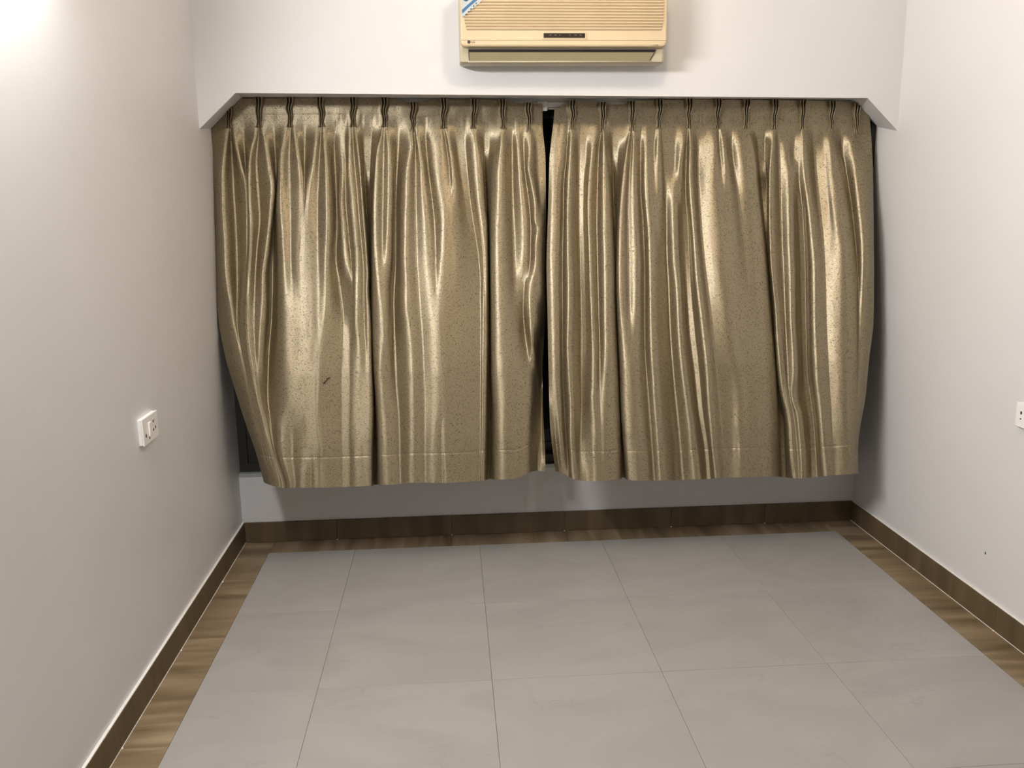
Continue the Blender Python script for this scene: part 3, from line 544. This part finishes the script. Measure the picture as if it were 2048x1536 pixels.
def curtain(name, curves, top, hem, pleats, label, seed):
    ctl = trace(curves, top, hem)
    tt = rows_t(); base_t = np.linspace(0, 1, 90)
    grid = []; vals = []
    for t in tt:
        P = np.array([[np.interp(t, base_t, c_[:, k]) for k in range(3)] for c_ in ctl])
        g_, v_ = catmull(P, [k/NS for k in range(NS)]); grid.append(g_); vals.append(v_)
    deep = np.array([min(p[1] for p in c_[0]) <= -3.5 for c_ in curves], float)
    deep = np.maximum(deep, 0.6*np.maximum(np.roll(deep, 1), np.roll(deep, -1)))
    soft = 1-0.7*np.interp(np.arange((len(curves)-1)*NS+1)/NS, np.arange(len(curves)), deep)
    for r, t in enumerate(tt):                           # round the folds off like stiff cloth
        g = grid[r]; ds = np.linalg.norm(np.diff(g, axis=0), axis=1); al = np.concatenate([[0], np.cumsum(ds)])
        wgt = np.concatenate([[ds[0]/2], (ds[1:]+ds[:-1])/2, [ds[-1]/2]])
        sg = ((0.002 + 0.0125*sstep(0.05, 0.25, t))*soft*(1-0.8*vals[r]))[:, None]
        K_ = np.exp(-((al[:, None]-al[None, :])/sg)**2/2)*wgt[None, :]; K_ /= K_.sum(1, keepdims=True)
        e = np.clip(np.minimum(al, al[-1]-al)[:, None]/(3*sg), 0, 1)
        grid[r] = g*(1-e) + (K_ @ g)*e
    G = np.array(grid)                                   # rows, columns, xyz
    R_, C_ = G.shape[:2]
    # cloth coordinates (metres of fabric)
    mid = G[R_//2]; sl = np.concatenate([[0], np.cumsum(np.linalg.norm(np.diff(mid, axis=0), axis=1))])
    # fine crumple of the stiff cloth, stitched seams and puckers
    i_hem = int(np.searchsorted(tt, T_HEM))
    for r in range(R_):
        t = tt[r]
        for c_ in range(C_):
            x, y, z = G[r, c_]
            s = sl[c_]
            k = min(1.0, max(0.0, (t-0.05)/0.1))
            dn = 0.0016*k*noise.noise((s*14, z*3.5, seed)) + 0.0007*k*noise.noise((s*45, z*10, seed+5))
            dn += 0.0024*math.exp(-((t-T_HEM)/0.022)**2)*noise.noise((s*55, seed, 2.0))
            dn += 0.0018*math.exp(-((t-0.060)/0.022)**2)*noise.noise((s*75, seed, 7.0))
            if t < 0.06: dn += 0.0020*noise.noise((s*18, z*9, seed+9))
            G[r, c_, 1] -= dn
            if t > T_HEM+0.001: G[r, c_, 1] -= 0.0006
            if r == i_hem: G[r, c_, 1] += 0.0011
            if t < T_HEAD-0.001: G[r, c_, 1] -= 0.0014
    z0 = G[-1, :, 2].min()
    root = empty(name, (float(G[-1, :, 0].mean()), float(G[-1, :, 1].mean()), float(z0)))
    off = np.array(root.location)
    def piece(nm, r0, r1, push=0.0):
        g = G[r0:r1+1].copy(); g[:, :, 1] -= push
        n = r1-r0+1
        me = bpy.data.meshes.new(nm)
        V = (g.reshape(-1, 3)-off)
        Fc = [(i*C_+j, i*C_+j+1, (i+1)*C_+j+1, (i+1)*C_+j) for i in range(n-1) for j in range(C_-1)]
        me.from_pydata(V.tolist(), [], Fc)
        uvl = me.uv_layers.new(name='cloth')
        co = np.zeros(len(me.loops)*2); vi = np.zeros(len(me.loops), int); me.loops.foreach_get('vertex_index', vi)
        kk = np.clip((tt[r0:r1+1]-0.03)/0.87, 0, 1)[:, None]
        xc_ = g[:, C_//2:C_//2+1, 0]
        uvv = np.stack([((g[:, :, 0]-xc_)*(1-kk)+(sl[None, :]-sl[C_//2])*kk).reshape(-1), g[:, :, 2].reshape(-1)], 1)
        co = uvv[vi].reshape(-1); uvl.data.foreach_set('uv', co)
        me.polygons.foreach_set('use_smooth', [True]*len(me.polygons)); me.update()
        o = link(nm, me, M_fabric, root)
        return o
    ih = int(np.searchsorted(tt, T_HEAD)); im = int(np.searchsorted(tt, T_HEM))
    piece('heading', 0, ih)
    piece('cloth', ih, im)
    piece('hem', im, R_-1)
    # triple pinch pleats standing out from the heading
    rnd = random.Random(seed)
    for px in pleats:
        yt = float(np.interp(px, [h[0] for h in top], [h[1] for h in top]))
        a0 = on_y(px, yt-6, -0.02); a1 = on_y(px+rnd.uniform(-2, 2), yt+52, -0.03)
        K, Nz = 30, 22; V = []; ph = rnd.uniform(0, 6.28); am = rnd.uniform(0.002, 0.0045); lean = rnd.uniform(-0.004, 0.004)
        uvs = []
        for i in range(Nz+1):
            t = i/Nz
            w = (0.042*(1-t) + 0.016*t) if t < 0.85 else 0.0199+0.10*(t-0.85)
            dep = 0.032*(1-0.5*t)
            xc = a0[0]*(1-t)+a1[0]*t + am*math.sin(ph+t*9.0)*math.sin(math.pi*min(1, t*1.1)) + lean*(1-t)
            z = a0[2]*(1-t)+a1[2]*t
            for k in range(K+1):
                s = k/K
                V.append((xc+(s-0.5)*w - off[0], -0.010-0.006*t - dep*abs(math.sin(3*math.pi*s))**0.5 - off[1], z-off[2]))
                uvs.append((s*0.2+px*0.01, z))
        Fc = [(i*(K+1)+k, i*(K+1)+k+1, (i+1)*(K+1)+k+1, (i+1)*(K+1)+k) for i in range(Nz) for k in range(K)]
        me = mesh('pinch_pleat', V, Fc, True)
        uvl = me.uv_layers.new(name='cloth')
        for l in me.loops: uvl.data[l.index].uv = uvs[l.vertex_index]
        link('pinch_pleat', me, M_fabric, root)
    tag(root, label, 'curtain', 'gold pinch-pleat curtains')
    return root, G, tt, off
cl, GL, ttL, offL = curtain('curtain', LEFT, TOP_L, HEM_L, PLEAT_L, 'gold brocade curtain left of the dark gap, its lower corner drawn in', 3)
cr_, GR, ttR, offR = curtain('curtain', RIGHT, TOP_R, HEM_R, PLEAT_R, 'gold brocade curtain on the right of the dark gap, hanging beside the right-hand wall', 11)
# loose dark thread on the left curtain
def near(G, u, v):
    best = None
    q = AX_F + AX_R*((u-1024)/F_PX) + AX_D*((v-768)/F_PX); q = q/np.linalg.norm(q)
    d = G.reshape(-1, 3)-CAM; k = np.argmin(np.linalg.norm(np.cross(d, q), axis=1)); return G.reshape(-1, 3)[k]
tp = [on_y(u, v, near(GL, u, v)[1]-0.004-0.001*k)-offL for k, (u, v) in enumerate(((646.5, 766), (650.5, 763.5), (653.5, 761), (654.5, 757), (660, 755)))]
tube('loose_thread', tp, 0.0026, M_thread, cl, 6)

# ------------------------------------------------------------------ air conditioner
AX0, AX1, AZ0, AZ1 = 1.118, 1.985, 2.197, 2.500
AYW = -0.186
ac = tag(empty('air_conditioner', ((AX0+AX1)/2, AYW, AZ0)), 'cream wall-mounted split air conditioner above the curtains', 'air conditioner')
ao = np.array(ac.location)
def P2(lst): return [(y-ao[1], z-ao[2]) for y, z in lst]
house = [(AYW+0.01, 2.214), (-0.235, 2.207), (-0.300, 2.2060), (-0.320, 2.2115), (-0.332, 2.262), (-0.332, 2.49), (-0.31, 2.505), (AYW+0.01, 2.505)]
def rounded_x(name, prof, x0, x1, inset, material):
    """swept housing with softened ends"""
    cy_ = sum(p[0] for p in prof)/len(prof); cz_ = sum(p[1] for p in prof)/len(prof)
    st = [(x0, inset), (x0+inset*0.35, inset*0.35), (x0+inset, 0), (x1-inset, 0), (x1-inset*0.35, inset*0.35), (x1, inset)]
    bm = bmesh.new(); rings = []
    for x, s in st:
        rg = []
        for y, z in prof:
            yy = y + (s if y < -0.30 else 0); zz = z + (s*0.6 if z < 2.25 else (-s*0.6 if z > 2.45 else 0))
            rg.append(bm.verts.new((x-ao[0], yy-ao[1], zz-ao[2])))
        rings.append(rg)
    n = len(prof)
    for a_, b_ in zip(rings, rings[1:]):
        for k in range(n): bm.faces.new((a_[k], a_[(k+1) % n], b_[(k+1) % n], b_[k]))
    bm.faces.new(rings[0]); bm.faces.new(list(reversed(rings[-1])))
    return link(name, done(bm, name), material, ac)
rounded_x('housing', house, AX0, AX1, 0.012, M_acbody)
# front panel with rounded lower corners
def panel():
    bm = bmesh.new(); x0, x1, zb, zt, r = AX0+0.004, AX1-0.002, 2.2635, 2.505, 0.020
    out = []
    for k in range(7):
        a_ = math.pi + k/6*math.pi/2; out.append((x0+r+r*math.cos(a_), zb+r+r*math.sin(a_)))
    for k in range(7):
        a_ = 1.5*math.pi + k/6*math.pi/2; out.append((x1-r+r*math.cos(a_), zb+r+r*math.sin(a_)))
    out += [(x1, zt), (x0, zt)]
    cx, cz = (x0+x1)/2, (zb+zt)/2
    rings = []
    for y, s in ((-0.328, 0.0), (-0.362, 0.0), (-0.3685, 0.003), (-0.371, 0.008)):
        rings.append([bm.verts.new((x+(s if x < cx else -s)-ao[0], y-ao[1], z+(s if z < cz else 0)-ao[2])) for x, z in out])
    n = len(out)
    for a_, b_ in zip(rings, rings[1:]):
        for k in range(n): bm.faces.new((a_[k], a_[(k+1) % n], b_[(k+1) % n], b_[k]))
    bm.faces.new(list(reversed(rings[0]))); bm.faces.new(rings[-1])
    me = done(bm, 'front_panel')
    return link('front_panel', me, M_ac, ac)
fp = panel()
def abox(name, lo, hi, material, parent=ac, bevel=0.0):
    o = box(name, tuple(np.array(lo)-ao), tuple(np.array(hi)-ao), material, None, bevel); o.parent = parent; return o
# grille slats: sloped ribs, ends following the rounded grille outline
zs = 2.3255
pitch = 0.01165
for k in range(15):
    z = zs + k*pitch
    ins = 0.022 if k > 2 else 0.030 - k*0.003
    prof = [(-0.3695, z), (-0.3705, z+0.0002), (-0.3790, z+0.0058), (-0.3795, z+0.0088), (-0.3780, z+0.0098), (-0.3695, z+0.0102)]
    extrude_x('grille_slat', [(y-ao[1], zz-ao[2]) for y, zz in prof], AX0+ins-ao[0], AX1-ins-ao[0], M_ac, ac)
# step line between the grille field and the lower strip
abox('seam', (AX0+0.006, -0.3722, 2.2868), (AX1-0.005, -0.3705, 2.2885), M_vane)
# display
xd0, xd1 = on_y(1087, 70, -0.372)[0], on_y(1170, 72, -0.372)[0]
dz = on_y(1128, 71, -0.372)[2]
abox('display_bezel', (xd0-0.006, -0.3745, dz-0.0135), (xd1+0.006, -0.370, dz+0.0125), M_ac, bevel=0.0012)
dsp = abox('display', (xd0, -0.3755, dz-0.0095), (xd1, -0.374, dz+0.0085), M_disp)
for k, (fx, w_) in enumerate(((0.14, .05), (0.26, .05), (0.38, .03), (0.62, .03), (0.74, .06), (0.86, .06))):
    x = xd0+(xd1-xd0)*fx
    abox('display_mark', (x, -0.3760, dz-0.001), (x+(xd1-xd0)*w_, -0.3752, dz+0.0035), M_dots)
# outlet: dark slot, vane and lower lip
q0 = (AX0+0.036, AX1-0.040)
def quad_slab(name, pts, th, material):
    """pts: four (x,y,z) corners, slab given thickness towards the room"""
    bm = bmesh.new(); A = [Vector(p)-Vector(ao) for p in pts]; n = (A[1]-A[0]).cross(A[2]-A[1]).normalized()
    if n.y > 0: n = -n
    f = [bm.verts.new(p+n*th) for p in A]; g = [bm.verts.new(p) for p in A]
    bm.faces.new(f); bm.faces.new(list(reversed(g)))
    for k in range(4): bm.faces.new((f[k], g[k], g[(k+1) % 4], f[(k+1) % 4]))
    return link(name, done(bm, name), material, ac)
quad_slab('outlet', [(q0[0], -0.3325, 2.2590), (q0[1], -0.3325, 2.2590), (q0[1]-0.022, -0.3195, 2.215), (q0[0]+0.002, -0.3195, 2.215)], 0.0035, M_black)
quad_slab('vane', [(q0[0]+0.0035, -0.3345, 2.2475), (q0[1]-0.0085, -0.3345, 2.2475), (q0[1]-0.026, -0.3220, 2.216), (q0[0]+0.0045, -0.3220, 2.216)], 0.0045, M_vane)
tube('outlet_lip', [(q0[0]-0.002-ao[0], -0.3225-ao[1], 2.2120-ao[2]), (q0[1]-0.016-ao[0], -0.3225-ao[1], 2.2120-ao[2])], 0.0042, M_acbody, ac, 8)
# maker's mark: round badge and letters, small print at the other end
def text(name, s, size, loc, material, parent, ext=0.0004):
    cu = bpy.data.curves.new(name, 'FONT'); cu.body = s; cu.size = size; cu.extrude = ext; cu.align_x = 'LEFT'; cu.align_y = 'CENTER'
    tmp = bpy.data.objects.new(name, cu); col.objects.link(tmp)
    dg = bpy.context.evaluated_depsgraph_get(); dg.update()
    me = bpy.data.meshes.new_from_object(tmp.evaluated_get(dg)); bpy.data.objects.remove(tmp)
    me.transform(Matrix.Rotation(math.pi/2, 4, 'X'))
    me.materials.clear()
    o = link(name, me, material, parent); o.location = loc
    return o
lp = on_y(938, 84, -0.3715)
disc('logo_badge', (lp[0]-ao[0], -0.3725-ao[1], lp[2]-ao[2]), 0.0068, 'y', 0.002, M_logo, ac, 24)
text('logo_letters', 'LG', 0.0125, (lp[0]+0.0105-ao[0], -0.3718-ao[1], lp[2]-ao[2]), M_logo, ac)
sp = on_y(1306, 90, -0.3715)
for k, (dx, w_) in enumerate(((0.0, .0035), (.005, .003), (.009, .0035), (.0145, .007))):
    abox('small_print', (sp[0]+dx, -0.3722, sp[2]-0.0012), (sp[0]+dx+w_, -0.3708, sp[2]+0.0012), M_logo if k == 3 else M_vane)
# corner sticker: pale triangle with a blue band and a round mark
def flat(name, pts_px, y, material, parent):
    V = [on_y(u, v, y)-ao for u, v in pts_px]; n = len(V)
    bm = bmesh.new(); f = [bm.verts.new(p) for p in V]; g = [bm.verts.new(p+np.array([0, 0.0006, 0])) for p in V]
    bm.faces.new(f); bm.faces.new(list(reversed(g)))
    for k in range(n): bm.faces.new((f[k], g[k], g[(k+1) % n], f[(k+1) % n]))
    return link(name, done(bm, name), material, parent)
stk = flat('sticker', [(923, -28), (985, -28), (961, 4), (927, 33), (923, 32)], -0.3805, M_label, ac)
flat('sticker_band', [(923.5, 20), (953, -6), (962, -6), (938, 14), (925, 27)], -0.3815, M_blue, stk)
c_ = on_y(932, -3, -0.3785)
disc('sticker_mark', (c_[0]-ao[0], -0.3820-ao[1], c_[2]-ao[2]), 0.0115, 'y', 0.0008, M_navy, stk, 20)
for k in range(5):
    u, v = 930+k*5.2, 29-k*5.6
    flat('sticker_letter', [(u, v), (u+2.2, v-1.8), (u+3.6, v-0.2), (u+1.2, v+1.8)], -0.3815, M_navy, stk)

# ------------------------------------------------------------------ wall sockets
def socket(name, label, X, sgn, y0, y1, z0, z1, th, switch_y, holes):
    """twin surface plate; sgn +1 stands out from the left wall, -1 from the right wall"""
    o = tag(empty(name, (X, (y0+y1)/2, z0)), label, 'wall socket')
    c = np.array(o.location)
    def b(nm, lo, hi, M, bv=0.0, par=o):
        lo = np.array(lo)-c; hi = np.array(hi)-c
        l2 = np.minimum(lo, hi); h2 = np.maximum(lo, hi)
        return box(nm, tuple(l2), tuple(h2), M, par, bv)
    b('back_box', (X, y0, z0), (X+sgn*th*0.72, y1, z1), M_switch, 0.002)
    b('face_plate', (X+sgn*th*0.72, y0-0.002, z0-0.002), (X+sgn*th, y1+0.002, z1+0.002), M_switch, 0.003)
    sy, sw = switch_y
    rk = b('switch_rocker', (X+sgn*th, sy-sw/2, z0+0.022), (X+sgn*(th+0.006), sy+sw/2, z1-0.020), M_switch, 0.002)
    for hy, hz, ry, rz in holes:
        disc('socket_hole', (X+sgn*th-c[0], hy-c[1], hz-c[2]), ry, 'x', sgn*0.0008, M_hole, o, 12, rz)
    return o
socket('wall_socket', 'white twin socket with switch on the left-hand wall', 0.0, 1, -1.255, -1.108, 0.843, 0.932, 0.018, (-1.198, 0.020),
       [(-1.232, 0.873, .004, .007), (-1.202, 0.858, .004, .004), (-1.154, 0.905, .004, .006), (-1.136, 0.880, .004, .006), (-1.158, 0.876, .004, .005)])
socket('wall_socket', 'white socket on the right-hand wall, cut off by the picture edge', W, -1, -1.373, -1.224, 0.816, 0.902, 0.020, (-1.343, 0.024),
       [(-1.252, 0.868, .0045, .0065), (-1.252, 0.846, .004, .0025), (-1.292, 0.868, .0045, .0065)])

# ------------------------------------------------------------------ lamps (above the frame)
tl = tag(empty('tube_light', (0, TUBE[1], TUBE[2])), 'long glowing batten lamp fixed high on the left-hand wall', 'lamp')
box('fitting', (0.0, -0.60, -0.036), (0.039, 0.60, 0.036), M_switch, tl, 0.004)
prof = [(0.040+0.030*math.sin(math.pi*k/14), -0.033*math.cos(math.pi*k/14)) for k in range(15)]
bm = bmesh.new(); ra = [bm.verts.new((x, -0.575, z)) for x, z in prof]; rb = [bm.verts.new((x, 0.575, z)) for x, z in prof]
for k in range(14): bm.faces.new((ra[k], rb[k], rb[k+1], ra[k+1]))
bm.faces.new(list(reversed(ra))); bm.faces.new(rb); bm.faces.new((ra[0], ra[-1], rb[-1], rb[0]))
link('diffuser', done(bm, 'diffuser', True), M_lampw, tl)
for s in (-1, 1): box('end_cap', (0.039, s*0.59-0.012, -0.036), (0.072, s*0.59+0.012, 0.036), M_switch, tl, 0.002)
cp = tag(empty('ceiling_lamp', (BULB[0], BULB[1], CEIL)), 'warm round lamp fixed to the ceiling', 'lamp')
disc('base_plate', (0, 0, -0.02), 0.07, 'z', 0.02, M_switch, cp, 28)
tube('stem', [(0, 0, -0.02), (0, 0, -0.11)], 0.022, M_switch, cp, 14)
bm = bmesh.new(); bmesh.ops.create_uvsphere(bm, u_segments=20, v_segments=12, radius=0.05)
g = link('bulb', done(bm, 'bulb', True), M_bulb, cp); g.location = (0, 0, -0.15)
